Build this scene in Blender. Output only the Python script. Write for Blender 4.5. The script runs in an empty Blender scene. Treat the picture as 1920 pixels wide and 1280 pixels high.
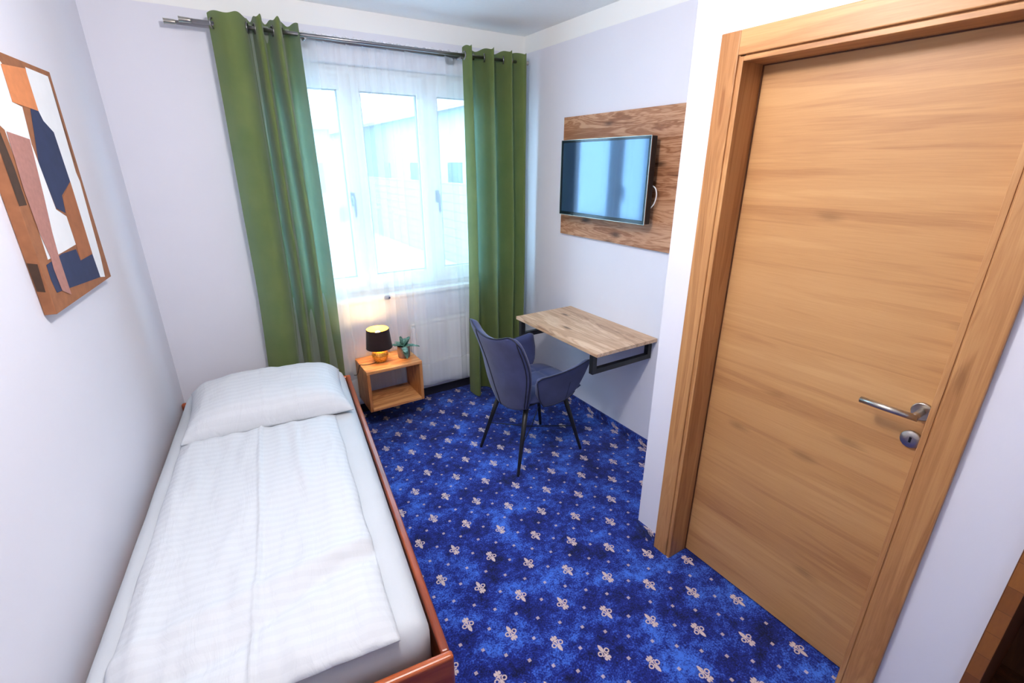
import bpy, bmesh, math, random
from mathutils import Vector, Matrix, noise
random.seed(7)
C = bpy.context.scene.collection
scn = bpy.context.scene
R = math.radians

# ------------------------------------------------------------------ camera
PITCH, YAW = 0.35903, 0.5624
cam = bpy.data.cameras.new('camera'); co = bpy.data.objects.new('camera', cam); C.objects.link(co)
cam.sensor_width = 36; cam.lens = 888.63 / 1920 * 36; cam.clip_start = 0.02; cam.clip_end = 300
co.location = (-2.0719, -3.1240, 1.6701)
co.rotation_euler = (math.pi / 2 - PITCH, 0, -YAW)
scn.camera = co
# ------------------------------------------------------------------ view / world / lights
scn.view_settings.view_transform = 'Standard'; scn.view_settings.look = 'None'
scn.view_settings.gamma = 1; scn.view_settings.use_curve_mapping = False
scn.view_settings.exposure = 0.12
W = bpy.data.worlds.new('sky'); scn.world = W; W.use_nodes = True
bg = W.node_tree.nodes['Background']; bg.inputs[0].default_value = (0.44, 0.74, 1.0, 1); bg.inputs[1].default_value = 13.0

def area(name, loc, rot, sx, sy, col, power, portal=False):
    l = bpy.data.lights.new(name, 'AREA'); l.shape = 'RECTANGLE'; l.size = sx; l.size_y = sy
    l.color = col; l.energy = power
    if portal: l.cycles.is_portal = True
    o = bpy.data.objects.new(name, l); C.objects.link(o); o.location = loc; o.rotation_euler = rot
    return o
area('window_portal', (-0.98, 0.20, 1.53), (R(-90), 0, 0), 1.62, 1.42, (1, 1, 1), 1, True)
LAMP_P, LAMP_C = 56, (1.0, 0.95, 0.93)
ll = bpy.data.lights.new('ceiling_lamp_light', 'POINT'); ll.energy = LAMP_P; ll.color = LAMP_C; ll.shadow_soft_size = .09
lamp = bpy.data.objects.new('ceiling_lamp_light', ll); C.objects.link(lamp); lamp.location = (-1.68, -2.05, 2.30)

# ------------------------------------------------------------------ materials
MATS = {}
def new_mat(name):
    m = bpy.data.materials.new(name); m.use_nodes = True; MATS[name] = m
    return m, m.node_tree, m.node_tree.nodes['Principled BSDF']
def sock(nt, s, v):
    if hasattr(v, 'is_linked') or isinstance(v, bpy.types.NodeSocket): nt.links.new(v, s)
    else: s.default_value = v
def M(nt, op, a, b=0.0, c=0.0, clamp=False):
    n = nt.nodes.new('ShaderNodeMath'); n.operation = op; n.use_clamp = clamp
    sock(nt, n.inputs[0], a); sock(nt, n.inputs[1], b)
    if op in ('MULTIPLY_ADD', 'WRAP', 'SMOOTH_MIN', 'SMOOTH_MAX', 'COMPARE'): sock(nt, n.inputs[2], c)
    return n.outputs[0]
def mapr(nt, v, a, b, c=0.0, d=1.0):
    n = nt.nodes.new('ShaderNodeMapRange'); n.clamp = True
    sock(nt, n.inputs[0], v)
    for i, q in enumerate((a, b, c, d)): n.inputs[i + 1].default_value = q
    return n.outputs[0]
def mixc(nt, f, a, b, mode='MIX'):
    n = nt.nodes.new('ShaderNodeMix'); n.data_type = 'RGBA'; n.blend_type = mode
    sock(nt, n.inputs[0], f)
    for i, v in ((6, a), (7, b)):
        sock(nt, n.inputs[i], (*v, 1) if isinstance(v, tuple) and len(v) == 3 else v)
    return n.outputs[2]
def coords(nt, scale=(1, 1, 1), rot=(0, 0, 0), kind='Object', loc=(0, 0, 0)):
    t = nt.nodes.new('ShaderNodeTexCoord'); mp = nt.nodes.new('ShaderNodeMapping')
    mp.inputs['Scale'].default_value = scale; mp.inputs['Rotation'].default_value = rot; mp.inputs['Location'].default_value = loc
    nt.links.new(t.outputs[kind], mp.inputs[0]); return mp.outputs[0]
def noise_t(nt, vec, scale, detail=3, rough=.5, dist=0.0):
    n = nt.nodes.new('ShaderNodeTexNoise'); nt.links.new(vec, n.inputs['Vector'])
    n.inputs['Scale'].default_value = scale; n.inputs['Detail'].default_value = detail
    n.inputs['Roughness'].default_value = rough; n.inputs['Distortion'].default_value = dist
    return n.outputs[0]
def ramp(nt, v, stops):
    n = nt.nodes.new('ShaderNodeValToRGB'); nt.links.new(v, n.inputs[0])
    e = n.color_ramp.elements
    while len(e) < len(stops): e.new(.5)
    for i, (p, c) in enumerate(stops): e[i].position = p; e[i].color = (*c, 1)
    return n.outputs[0]
def bump(nt, bs, h, strength=.3, dist=.002):
    b = nt.nodes.new('ShaderNodeBump'); b.inputs['Strength'].default_value = strength; b.inputs['Distance'].default_value = dist
    nt.links.new(h, b.inputs['Height']); nt.links.new(b.outputs[0], bs.inputs['Normal'])
def srgb(r, g, b):
    f = lambda v: (v / 255 / 12.92) if v / 255 <= .04045 else ((v / 255 + .055) / 1.055) ** 2.4
    return (f(r), f(g), f(b))

def plain(name, col, rough=.6, metal=0.0, grain=0.0, gscale=40, spec=.5):
    m, nt, bs = new_mat(name)
    bs.inputs['Roughness'].default_value = rough; bs.inputs['Metallic'].default_value = metal
    bs.inputs['Specular IOR Level'].default_value = spec
    n = noise_t(nt, coords(nt), gscale, 3)
    k = max(grain, .03)
    c = mixc(nt, n, tuple(v * (1 - k) for v in col), tuple(min(1, v * (1 + k)) for v in col))
    nt.links.new(c, bs.inputs['Base Color'])
    if grain: bump(nt, bs, n, .25, .001)
    return m

def wood(name, dark, mid, light, axis='x', rough=.45, knots=True, seed=0.0, fig=1.0, spec=.4, kg=.50, kr=.07, kd=.8, plane='yz', Wd=11.0, L=1.1, ring=.09):
    """procedural board: long noise streaks, cathedral figure, pores and knots along 'axis'"""
    m, nt, bs = new_mat(name)
    sc = {'x': (L, Wd, Wd), 'y': (Wd, L, Wd), 'z': (Wd, Wd, L)}[axis]
    base = coords(nt, loc=(seed, seed * .7, seed * 1.3))
    v = coords(nt, sc, loc=(seed, seed * .7, seed * 1.3))
    wob = noise_t(nt, v, .9, 4, .55, 1.2 * fig)
    big = noise_t(nt, coords(nt, tuple(q * .35 for q in sc), loc=(seed * 2, 1, seed)), 1.0, 2)
    rings = M(nt, 'SINE', M(nt, 'MULTIPLY', wob, 42.0))
    rings = M(nt, 'MULTIPLY_ADD', rings, .5, .5)
    fine = noise_t(nt, coords(nt, tuple(q * (7 if q > 5 else 3) for q in sc), loc=(seed, 0, 0)), 3.0, 5, .7)
    t = M(nt, 'ADD', M(nt, 'MULTIPLY', wob, .55), M(nt, 'MULTIPLY', big, .35))
    t = M(nt, 'ADD', t, M(nt, 'MULTIPLY', rings, ring))
    t = M(nt, 'ADD', t, M(nt, 'MULTIPLY_ADD', fine, .22, -.10))
    col = ramp(nt, t, [(.30, dark), (.50, mid), (.68, light)])
    if knots:
        ks = {'x': (1.6, 4.5, 4.5), 'y': (4.5, 1.6, 4.5), 'z': (4.5, 4.5, 1.6)}[axis]
        vo = nt.nodes.new('ShaderNodeTexVoronoi'); vo.voronoi_dimensions = '2D'
        sp = nt.nodes.new('ShaderNodeSeparateXYZ'); cb = nt.nodes.new('ShaderNodeCombineXYZ'); nt.links.new(coords(nt, ks, loc=(seed * 3, seed, 2)), sp.inputs[0])
        for i, ch in enumerate(plane): nt.links.new(sp.outputs['xyz'.index(ch)], cb.inputs[i])
        nt.links.new(cb.outputs[0], vo.inputs['Vector']); vo.inputs['Scale'].default_value = 1.3
        d = M(nt, 'ADD', vo.outputs['Distance'], M(nt, 'MULTIPLY_ADD', fine, .12, -.06))
        k = mapr(nt, d, .03, .03 + kr, 1.0, 0.0)
        gate = mapr(nt, noise_t(nt, base, 3.1, 0), kg, kg + .06)
        k = M(nt, 'MULTIPLY', k, gate)
        col = mixc(nt, M(nt, 'MULTIPLY', k, kd), col, tuple(q * .30 for q in dark))
    nt.links.new(col, bs.inputs['Base Color'])
    bs.inputs['Roughness'].default_value = rough; bs.inputs['Specular IOR Level'].default_value = spec
    bump(nt, bs, fine, .15, .0006)
    return m

def cloth(name, col, col2=None, transl=0.0, weave=900, rough=.9, sheen=.2, mott=6.0, bstr=.2):
    m, nt, bs = new_mat(name)
    v = coords(nt)
    n = noise_t(nt, v, mott, 4); f = noise_t(nt, v, weave, 2)
    col2 = col2 or tuple(q * .85 for q in col)
    c = mixc(nt, mapr(nt, n, .3, .7), col2, col)
    c = mixc(nt, M(nt, 'MULTIPLY', f, .35), c, tuple(q * .55 for q in col))
    nt.links.new(c, bs.inputs['Base Color']); bs.inputs['Roughness'].default_value = rough
    bs.inputs['Sheen Weight'].default_value = sheen; bs.inputs['Specular IOR Level'].default_value = .2
    bump(nt, bs, f, bstr, .0008)
    if transl:
        tr = nt.nodes.new('ShaderNodeBsdfTranslucent'); nt.links.new(mixc(nt, .55, c, (.45, .70, .62)), tr.inputs[0])
        mx = nt.nodes.new('ShaderNodeMixShader'); mx.inputs[0].default_value = transl
        nt.links.new(bs.outputs[0], mx.inputs[1]); nt.links.new(tr.outputs[0], mx.inputs[2])
        nt.links.new(mx.outputs[0], nt.nodes['Material Output'].inputs[0])
    return m

def wall_mat():
    m, nt, bs = new_mat('wall_paint')
    t = nt.nodes.new('ShaderNodeTexCoord'); s = nt.nodes.new('ShaderNodeSeparateXYZ'); nt.links.new(t.outputs['Object'], s.inputs[0])
    n = noise_t(nt, t.outputs['Object'], 3.0, 3)
    wavy = M(nt, 'MULTIPLY_ADD', noise_t(nt, t.outputs['Object'], 9.0, 1), .006, -.003)
    k = mapr(nt, M(nt, 'ADD', s.outputs[2], wavy), 2.371, 2.374)
    low = mixc(nt, n, srgb(226, 226, 236), srgb(232, 232, 241))
    nt.links.new(mixc(nt, k, low, srgb(246, 246, 244)), bs.inputs['Base Color'])
    bs.inputs['Roughness'].default_value = .85; bs.inputs['Specular IOR Level'].default_value = .2
    bump(nt, bs, noise_t(nt, t.outputs['Object'], 260, 3), .12, .001)
    return m

def fleur_nodes(nt, x, y):
    """x,y in metres around the motif, tip towards +y -> mask"""
    ax = M(nt, 'ABSOLUTE', x)
    def dist(px, py, cx, cy, sx=1.0, sy=1.0):
        a = M(nt, 'MULTIPLY', M(nt, 'SUBTRACT', px, cx), 1 / sx); b = M(nt, 'MULTIPLY', M(nt, 'SUBTRACT', py, cy), 1 / sy)
        return M(nt, 'SQRT', M(nt, 'ADD', M(nt, 'MULTIPLY', a, a), M(nt, 'MULTIPLY', b, b)))
    def inside(d, r): return mapr(nt, d, r - .0008, r + .0008, 1, 0)
    petal = inside(dist(ax, y, -.019, .018), .0262)                # upper lens petal
    stem = inside(dist(ax, y, -.030, -.015), .0352)                # waist stem
    stem = M(nt, 'MULTIPLY', stem, mapr(nt, y, -.0335, -.032))
    r = dist(ax, y, .0145, .0035)
    ring = M(nt, 'MULTIPLY', inside(r, .0098), mapr(nt, r, .0046, .0058))
    low = inside(dist(ax, y, .0085, -.0205, .8, 1.2), .0058)
    bar = M(nt, 'MULTIPLY', inside(dist(ax, y, 0, -.0085), .0125), mapr(nt, M(nt, 'ABSOLUTE', M(nt, 'ADD', y, .0085)), .0018, .0030, 1, 0))
    o = petal
    for q in (stem, ring, low, bar): o = M(nt, 'MAXIMUM', o, q)
    return o

def carpet_mat():
    m, nt, bs = new_mat('carpet_blue')
    t = nt.nodes.new('ShaderNodeTexCoord'); s = nt.nodes.new('ShaderNodeSeparateXYZ'); nt.links.new(t.outputs['Object'], s.inputs[0])
    P = .1228
    # slight fibre jitter of the motif edge
    jit = noise_t(nt, t.outputs['Object'], 420, 2)
    jx = M(nt, 'MULTIPLY_ADD', jit, .003, -.0015)
    Y0 = M(nt, 'SUBTRACT', s.outputs[1], s.outputs[2]); X0 = M(nt, 'SUBTRACT', s.outputs[0], s.outputs[2])
    X = M(nt, 'ADD', M(nt, 'SUBTRACT', X0, -1.383), jx)
    Y = M(nt, 'ADD', M(nt, 'SUBTRACT', Y0, -1.535), jx)
    def cell(v, off, per):
        return M(nt, 'WRAP', M(nt, 'SUBTRACT', v, off), per / 2, -per / 2)
    fA = fleur_nodes(nt, cell(X, 0, 2 * P), cell(Y, 0, 2 * P))
    fB = fleur_nodes(nt, cell(X, P, 2 * P), M(nt, 'MULTIPLY', cell(Y, P, 2 * P), -1.0))
    fl = M(nt, 'MAXIMUM', fA, fB)
    def sq(cx, cy):
        d = M(nt, 'MAXIMUM', M(nt, 'ABSOLUTE', cx), M(nt, 'ABSOLUTE', cy))
        return mapr(nt, d, .0052, .0066, 1, 0)
    d1 = sq(cell(X, P / 2, P), cell(Y, P / 2, P))
    d2 = sq(cell(X, P, 2 * P), cell(Y, 0, 2 * P))
    d3 = sq(cell(X, 0, 2 * P), cell(Y, P, 2 * P))
    dots = M(nt, 'MAXIMUM', d1, M(nt, 'MAXIMUM', d2, d3))
    dots = M(nt, 'MULTIPLY', dots, .72)
    big = M(nt, 'ADD', M(nt, 'MULTIPLY', noise_t(nt, t.outputs['Object'], 6.0, 5, .6, .3), .62), M(nt, 'MULTIPLY', noise_t(nt, t.outputs['Object'], 34, 4, .65), .38))
    fib = noise_t(nt, t.outputs['Object'], 150, 3, .7)
    v = M(nt, 'ADD', M(nt, 'MULTIPLY', big, .8), M(nt, 'MULTIPLY', fib, .42))
    basec = ramp(nt, v, [(.49, srgb(14, 14, 52)), (.61, srgb(28, 40, 126)), (.72, srgb(66, 112, 214))])
    mc = mixc(nt, fib, srgb(170, 146, 144), srgb(232, 212, 206))
    mask = M(nt, 'MULTIPLY', M(nt, 'MAXIMUM', fl, dots), mapr(nt, fib, .25, .45, .7, 1.0))
    nt.links.new(mixc(nt, mask, basec, mc), bs.inputs['Base Color'])
    bs.inputs['Roughness'].default_value = .95; bs.inputs['Specular IOR Level'].default_value = .15
    bs.inputs['Sheen Weight'].default_value = .25; bs.inputs['Sheen Tint'].default_value = (.6, .75, 1, 1)
    bump(nt, bs, fib, .6, .003)
    return m

wallM = wall_mat(); carpetM = carpet_mat()
ceilM = plain('ceiling_paint', srgb(248, 249, 250), .9, grain=.02, gscale=60)
whiteM = plain('white_enamel', srgb(243, 243, 241), .35)
pvcM = plain('window_pvc', srgb(240, 243, 244), .3)
shadedSkirtM = plain('shaded_skirting', srgb(24, 22, 40), .9, grain=.3, gscale=80)  # near-black colour paints in the shade below the sheer's hem
blackM = plain('black_metal', srgb(26, 26, 28), .45, grain=.05, gscale=200)
blackplM = plain('black_plastic', srgb(16, 17, 20), .3)
steelM = plain('brushed_steel', srgb(190, 184, 175), .28, 1.0, grain=.05, gscale=300)
rodM = plain('rod_steel', srgb(150, 148, 150), .3, 1.0)
oakDoorM = wood('oak_door', srgb(160, 110, 68), srgb(190, 142, 92), srgb(204, 158, 106), 'y', .45, seed=3.1, fig=.35, Wd=16, L=.9, ring=.05, kr=.09, kd=.35, kg=.52)
oakFrameVM = wood('oak_frame_upright', srgb(140, 90, 50), srgb(180, 128, 80), srgb(202, 154, 102), 'z', .42, seed=5.2, knots=True, fig=.9, Wd=16, kr=.07, kd=.3)
oakFrameHM = wood('oak_frame_head', srgb(140, 90, 50), srgb(180, 128, 80), srgb(202, 154, 102), 'y', .42, seed=8.7, fig=.9)
rusticM = wood('rustic_oak_panel', srgb(98, 58, 34), srgb(156, 104, 70), srgb(196, 150, 116), 'y', .5, seed=1.7, fig=2.2, kg=.40, kr=.10, ring=.16)
deskM = wood('light_oak_desktop', srgb(150, 108, 78), srgb(204, 166, 132), srgb(232, 204, 174), 'y', .42, seed=12.4, fig=1.8, plane='xy', kg=.40, kr=.08, ring=.12)
acaciaM = wood('acacia_box', srgb(128, 70, 34), srgb(196, 130, 74), srgb(228, 172, 112), 'x', .4, seed=21.0, fig=2.2, plane='xy', kg=.38, kr=.10, ring=.14)
acaciaZM = wood('acacia_box_side', srgb(120, 64, 30), srgb(188, 122, 68), srgb(218, 160, 100), 'z', .4, seed=26.0, fig=2.0, kg=.4, ring=.14)
cherryM = wood('cherry_bed', srgb(96, 36, 16), srgb(152, 68, 30), srgb(188, 98, 50), 'y', .28, seed=9.0, knots=False, fig=.5, spec=.6)
cherryXM = wood('cherry_bed_foot', srgb(96, 36, 16), srgb(152, 68, 30), srgb(188, 98, 50), 'x', .28, seed=7.0, knots=False, fig=.5, spec=.6)
wardM = wood('wardrobe_brown', srgb(58, 30, 16), srgb(86, 48, 26), srgb(108, 62, 34), 'z', .5, seed=4.0)
greenM = cloth('green_linen', srgb(118, 130, 68), srgb(102, 118, 56), transl=.25, weave=700, mott=8, sheen=.25)
velvetM = cloth('blue_grey_velvet', srgb(66, 74, 118), srgb(50, 56, 94), weave=500, sheen=.22, mott=9, bstr=.1)
pipeM = plain('dark_piping', srgb(26, 28, 44), .6)
sheetM = cloth('white_sheet', srgb(212, 216, 221), srgb(206, 211, 217), weave=1200, sheen=.1, bstr=.08)
soilM = plain('potting_soil', srgb(60, 44, 34), .95, grain=.4, gscale=120)

def damask():
    m, nt, bs = new_mat('white_damask')
    t = nt.nodes.new('ShaderNodeTexCoord'); s = nt.nodes.new('ShaderNodeSeparateXYZ'); nt.links.new(t.outputs['Object'], s.inputs[0])
    st = M(nt, 'SINE', M(nt, 'MULTIPLY', s.outputs[1], 2 * math.pi / .034)); st = mapr(nt, st, -.2, .2)
    nt.links.new(mixc(nt, st, srgb(211, 215, 220), srgb(214, 218, 223)), bs.inputs['Base Color'])
    nt.links.new(mapr(nt, st, 0, 1, .75, .5), bs.inputs['Roughness'])
    bs.inputs['Specular IOR Level'].default_value = .3
    w = noise_t(nt, coords(nt, (10, 3, 6)), 1.4, 4, .55, 1.0)
    bump(nt, bs, M(nt, 'ADD', w, M(nt, 'MULTIPLY', st, .006)), .35, .02)
    return m
damaskM = damask()

def sheer_mat():
    m, nt, bs = new_mat('sheer_voile')
    tp = nt.nodes.new('ShaderNodeBsdfTransparent'); df = nt.nodes.new('ShaderNodeBsdfDiffuse'); tl = nt.nodes.new('ShaderNodeBsdfTranslucent')
    df.inputs[0].default_value = (.93, .96, .98, 1); tl.inputs[0].default_value = (.90, .96, .98, 1)
    a = nt.nodes.new('ShaderNodeMixShader'); a.inputs[0].default_value = .5
    nt.links.new(df.outputs[0], a.inputs[1]); nt.links.new(tl.outputs[0], a.inputs[2])
    b = nt.nodes.new('ShaderNodeMixShader')
    s = nt.nodes.new('ShaderNodeSeparateXYZ'); t = nt.nodes.new('ShaderNodeTexCoord'); nt.links.new(t.outputs['Object'], s.inputs[0])
    hem = mapr(nt, s.outputs[2], .170, .172, 1, 0); head = mapr(nt, s.outputs[2], 2.255, 2.258)
    dens = M(nt, 'MULTIPLY_ADD', noise_t(nt, coords(nt, (22, 22, .5)), 1, 1), .16, .27)
    dens = M(nt, 'ADD', dens, M(nt, 'MULTIPLY', M(nt, 'MAXIMUM', hem, head), .22))
    nt.links.new(dens, b.inputs[0])
    nt.links.new(tp.outputs[0], b.inputs[1]); nt.links.new(a.outputs[0], b.inputs[2])
    nt.links.new(b.outputs[0], nt.nodes['Material Output'].inputs[0]); return m
sheerM = sheer_mat()
def glass_mat():
    m, nt, bs = new_mat('window_glass')
    tp = nt.nodes.new('ShaderNodeBsdfTransparent'); tp.inputs[0].default_value = (.96, .99, 1, 1)
    gl = nt.nodes.new('ShaderNodeBsdfGlossy'); gl.inputs['Roughness'].default_value = .02
    b = nt.nodes.new('ShaderNodeMixShader'); b.inputs[0].default_value = .06
    nt.links.new(tp.outputs[0], b.inputs[1]); nt.links.new(gl.outputs[0], b.inputs[2])
    nt.links.new(b.outputs[0], nt.nodes['Material Output'].inputs[0]); return m
glassM = glass_mat()
def screen_mat():
    m, nt, bs = new_mat('television_glass')
    bs.inputs['Base Color'].default_value = (.02, .035, .075, 1)
    bs.inputs['Roughness'].default_value = .06; bs.inputs['IOR'].default_value = 1.6
    bs.inputs['Specular IOR Level'].default_value = .7
    bs.inputs['Specular Tint'].default_value = (.62, .80, 1.0, 1)
    gl = nt.nodes.new('ShaderNodeBsdfGlossy'); gl.inputs['Roughness'].default_value = .10; gl.inputs['Color'].default_value = (.50, .70, 1, 1)
    b = nt.nodes.new('ShaderNodeMixShader'); b.inputs[0].default_value = .07
    nt.links.new(bs.outputs[0], b.inputs[1]); nt.links.new(gl.outputs[0], b.inputs[2])
    nt.links.new(b.outputs[0], nt.nodes['Material Output'].inputs[0]); return m
screenM = screen_mat()
def emit(name, col, s):
    m, nt, bs = new_mat(name)
    bs.inputs['Base Color'].default_value = (*col, 1); bs.inputs['Emission Color'].default_value = (*col, 1); bs.inputs['Emission Strength'].default_value = s
    return m
bulbM = emit('lit_bulb', (1, .72, .34), 60)
def gold_mat():
    m, nt, bs = new_mat('gold_crackle')
    vo = nt.nodes.new('ShaderNodeTexVoronoi'); vo.feature = 'DISTANCE_TO_EDGE'; vo.inputs['Scale'].default_value = 70
    nt.links.new(coords(nt), vo.inputs['Vector'])
    k = mapr(nt, vo.outputs['Distance'], .0, .12)
    nt.links.new(mixc(nt, k, srgb(176, 122, 50), srgb(232, 188, 96)), bs.inputs['Base Color'])
    bs.inputs['Metallic'].default_value = .75; bs.inputs['Roughness'].default_value = .32
    bump(nt, bs, k, .3, .001); return m
goldM = gold_mat()
shadeM = cloth('black_lamp_shade', srgb(52, 36, 34), srgb(44, 30, 30), weave=600, sheen=.1)
shadeInM = plain('gold_shade_lining', srgb(206, 160, 84), .45, .2)
def leaf_mat():
    m, nt, bs = new_mat('succulent_leaf')
    n = noise_t(nt, coords(nt), 45, 3)
    nt.links.new(ramp(nt, n, [(.35, srgb(40, 84, 62)), (.55, srgb(92, 132, 116)), (.75, srgb(150, 178, 166))]), bs.inputs['Base Color'])
    bs.inputs['Roughness'].default_value = .5; return m
leafM = leaf_mat()
potM = plain('stone_pot', srgb(112, 96, 88), .55, .1, grain=.25, gscale=60)
def block_mat():
    m, nt, bs = new_mat('finger_jointed_edge')
    br = nt.nodes.new('ShaderNodeTexBrick'); br.inputs['Scale'].default_value = 1.0
    br.inputs['Color1'].default_value = (*srgb(156, 98, 44), 1); br.inputs['Color2'].default_value = (*srgb(116, 66, 28), 1); br.inputs['Mortar'].default_value = (*srgb(92, 50, 20), 1)
    br.inputs['Brick Width'].default_value = .075; br.inputs['Row Height'].default_value = .03; br.inputs['Mortar Size'].default_value = .0006
    t = nt.nodes.new('ShaderNodeTexCoord'); s = nt.nodes.new('ShaderNodeSeparateXYZ'); cb = nt.nodes.new('ShaderNodeCombineXYZ')
    nt.links.new(t.outputs['Object'], s.inputs[0]); nt.links.new(s.outputs[2], cb.inputs[0]); nt.links.new(s.outputs[1], cb.inputs[1]); nt.links.new(cb.outputs[0], br.inputs['Vector'])
    f = noise_t(nt, coords(nt, (60, 60, 12)), 3, 3)
    nt.links.new(mixc(nt, M(nt, 'MULTIPLY', f, .4), br.outputs[0], srgb(90, 50, 20)), bs.inputs['Base Color'])
    bs.inputs['Roughness'].default_value = .4; return m
blockM = block_mat()
ART = {k: plain('paint_' + k, srgb(*c), .75, grain=g, gscale=gs) for k, c, g, gs in (
    ('rust', (150, 96, 62), .35, 30), ('white', (240, 241, 243), .04, 20), ('orange', (218, 136, 84), .16, 35),
    ('navy', (40, 50, 84), .25, 25), ('brown', (160, 98, 60), .25, 25), ('mauve', (172, 122, 112), .2, 60), ('umber', (66, 44, 30), .35, 40))}

# ------------------------------------------------------------------ mesh helpers
def add_box(bm, x0, x1, y0, y1, z0, z1, bev=0.0, seg=2, mi=0):
    b = bmesh.new(); bmesh.ops.create_cube(b, size=1.0)
    for v in b.verts:
        v.co = Vector(((x0 + x1) / 2 + v.co.x * (x1 - x0), (y0 + y1) / 2 + v.co.y * (y1 - y0), (z0 + z1) / 2 + v.co.z * (z1 - z0)))
    if bev: bmesh.ops.bevel(b, geom=b.edges[:], offset=bev, segments=seg, profile=.5, affect='EDGES')
    merge(bm, b, mi)
def merge(bm, b, mi=0):
    mp = {}
    for v in b.verts: mp[v] = bm.verts.new(v.co)
    for f in b.faces:
        nf = bm.faces.new([mp[v] for v in f.verts]); nf.material_index = mi if mi else f.material_index; nf.smooth = f.smooth
    b.free()
def frame_at(t):
    t = t.normalized(); a = Vector((0, 0, 1)) if abs(t.z) < .95 else Vector((1, 0, 0))
    n = t.cross(a).normalized(); return n, t.cross(n).normalized()
def add_tube(bm, pts, r, seg=12, cap=True, closed=False, mi=0):
    pts = [Vector(p) for p in pts]; n = len(pts); rr = r if isinstance(r, (list, tuple)) else [r] * n
    rings = []; prevn = None
    for i, p in enumerate(pts):
        if closed: t = pts[(i + 1) % n] - pts[i - 1]
        else: t = pts[min(i + 1, n - 1)] - pts[max(i - 1, 0)]
        t.normalize()
        if prevn is None: nn, bb = frame_at(t)
        else:
            nn = prevn - t * prevn.dot(t)
            nn = nn.normalized() if nn.length > 1e-6 else frame_at(t)[0]
            bb = t.cross(nn)
        prevn = nn
        rings.append([bm.verts.new(p + (nn * math.cos(2 * math.pi * k / seg) + bb * math.sin(2 * math.pi * k / seg)) * rr[i]) for k in range(seg)])
    m = n if closed else n - 1
    for i in range(m):
        a, b = rings[i], rings[(i + 1) % n]
        for k in range(seg):
            f = bm.faces.new((a[k], a[(k + 1) % seg], b[(k + 1) % seg], b[k])); f.smooth = True; f.material_index = mi
    if cap and not closed:
        for rg in (rings[0], rings[-1]):
            f = bm.faces.new(rg); f.material_index = mi
def add_lathe(bm, prof, c=(0, 0, 0), seg=32, mi=0, rot=None):
    c = Vector(c); rings = []
    for r, z in prof:
        ring = []
        for k in range(seg):
            a = 2 * math.pi * k / seg; v = Vector((r * math.cos(a), r * math.sin(a), z))
            if rot is not None: v = rot @ v
            ring.append(bm.verts.new(c + v))
        rings.append(ring)
    for i in range(len(rings) - 1):
        for k in range(seg):
            f = bm.faces.new((rings[i][k], rings[i][(k + 1) % seg], rings[i + 1][(k + 1) % seg], rings[i + 1][k])); f.smooth = True; f.material_index = mi
    for rg, pr in ((rings[0], prof[0]), (rings[-1], prof[-1])):
        if pr[0] > 1e-5:
            f = bm.faces.new(rg); f.material_index = mi
def grid(bm, nu, nv, fn, close=False, smooth=True, mi=0):
    vs = [[bm.verts.new(fn(i / nu, j / nv)) for j in range(nv + 1)] for i in range(nu + 1)]
    for i in range(nu):
        for j in range(nv):
            f = bm.faces.new((vs[i][j], vs[i + 1][j], vs[i + 1][j + 1], vs[i][j + 1])); f.smooth = smooth; f.material_index = mi
    return vs
def shell(bm, nu, nv, top, bot, mi=0):
    """closed slab from two parametric sheets"""
    a = grid(bm, nu, nv, top, mi=mi); b = grid(bm, nu, nv, bot, mi=mi)
    def strip(p, q):
        for i in range(len(p) - 1):
            f = bm.faces.new((p[i], q[i], q[i + 1], p[i + 1])); f.smooth = True; f.material_index = mi
    strip(a[0], b[0]); strip(b[-1], a[-1])
    strip([r[0] for r in b], [r[0] for r in a]); strip([r[-1] for r in a], [r[-1] for r in b])
def prism(bm, poly, fn, d0, d1, mi=0):
    """polygon (2D) extruded: fn(u, v, d) -> point"""
    a = [bm.verts.new(fn(u, v, d0)) for u, v in poly]; b = [bm.verts.new(fn(u, v, d1)) for u, v in poly]
    n = len(poly)
    for f in (bm.faces.new(a), bm.faces.new(b[::-1])): f.material_index = mi
    for i in range(n):
        f = bm.faces.new((a[i], b[i], b[(i + 1) % n], a[(i + 1) % n])); f.material_index = mi
def obj(name, bm, mat, parent=None, loc=None, rz=None):
    bmesh.ops.recalc_face_normals(bm, faces=bm.faces[:])
    me = bpy.data.meshes.new(name); bm.to_mesh(me); bm.free()
    for q in (mat if isinstance(mat, (list, tuple)) else [mat]): me.materials.append(q)
    o = bpy.data.objects.new(name, me); C.objects.link(o)
    if parent: o.parent = parent
    if loc: o.location = loc
    if rz is not None: o.rotation_euler = (0, 0, rz)
    return o
def thing(name, label, cat, loc=(0, 0, 0), rz=0.0, group=None):
    o = bpy.data.objects.new(name, None); C.objects.link(o); o.empty_display_size = .1
    o.location = loc; o.rotation_euler = (0, 0, rz); o['label'] = label; o['category'] = cat
    if group: o['group'] = group
    return o
def tag(o, label, cat, group=None):
    o['label'] = label; o['category'] = cat
    if group: o['group'] = group
    return o
def struct(o): o['kind'] = 'structure'; return o
def one_box(name, mat, b, parent=None, bev=0.0):
    bm = bmesh.new(); add_box(bm, *b, bev); return obj(name, bm, mat, parent)
def interp(tab, x, ease=True):
    if x <= tab[0][0]: return tab[0][1]
    for (a, va), (b, vb) in zip(tab, tab[1:]):
        if x <= b:
            t = (x - a) / (b - a); return va + (vb - va) * (t * t * (3 - 2 * t) if ease else t)
    return tab[-1][1]
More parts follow.
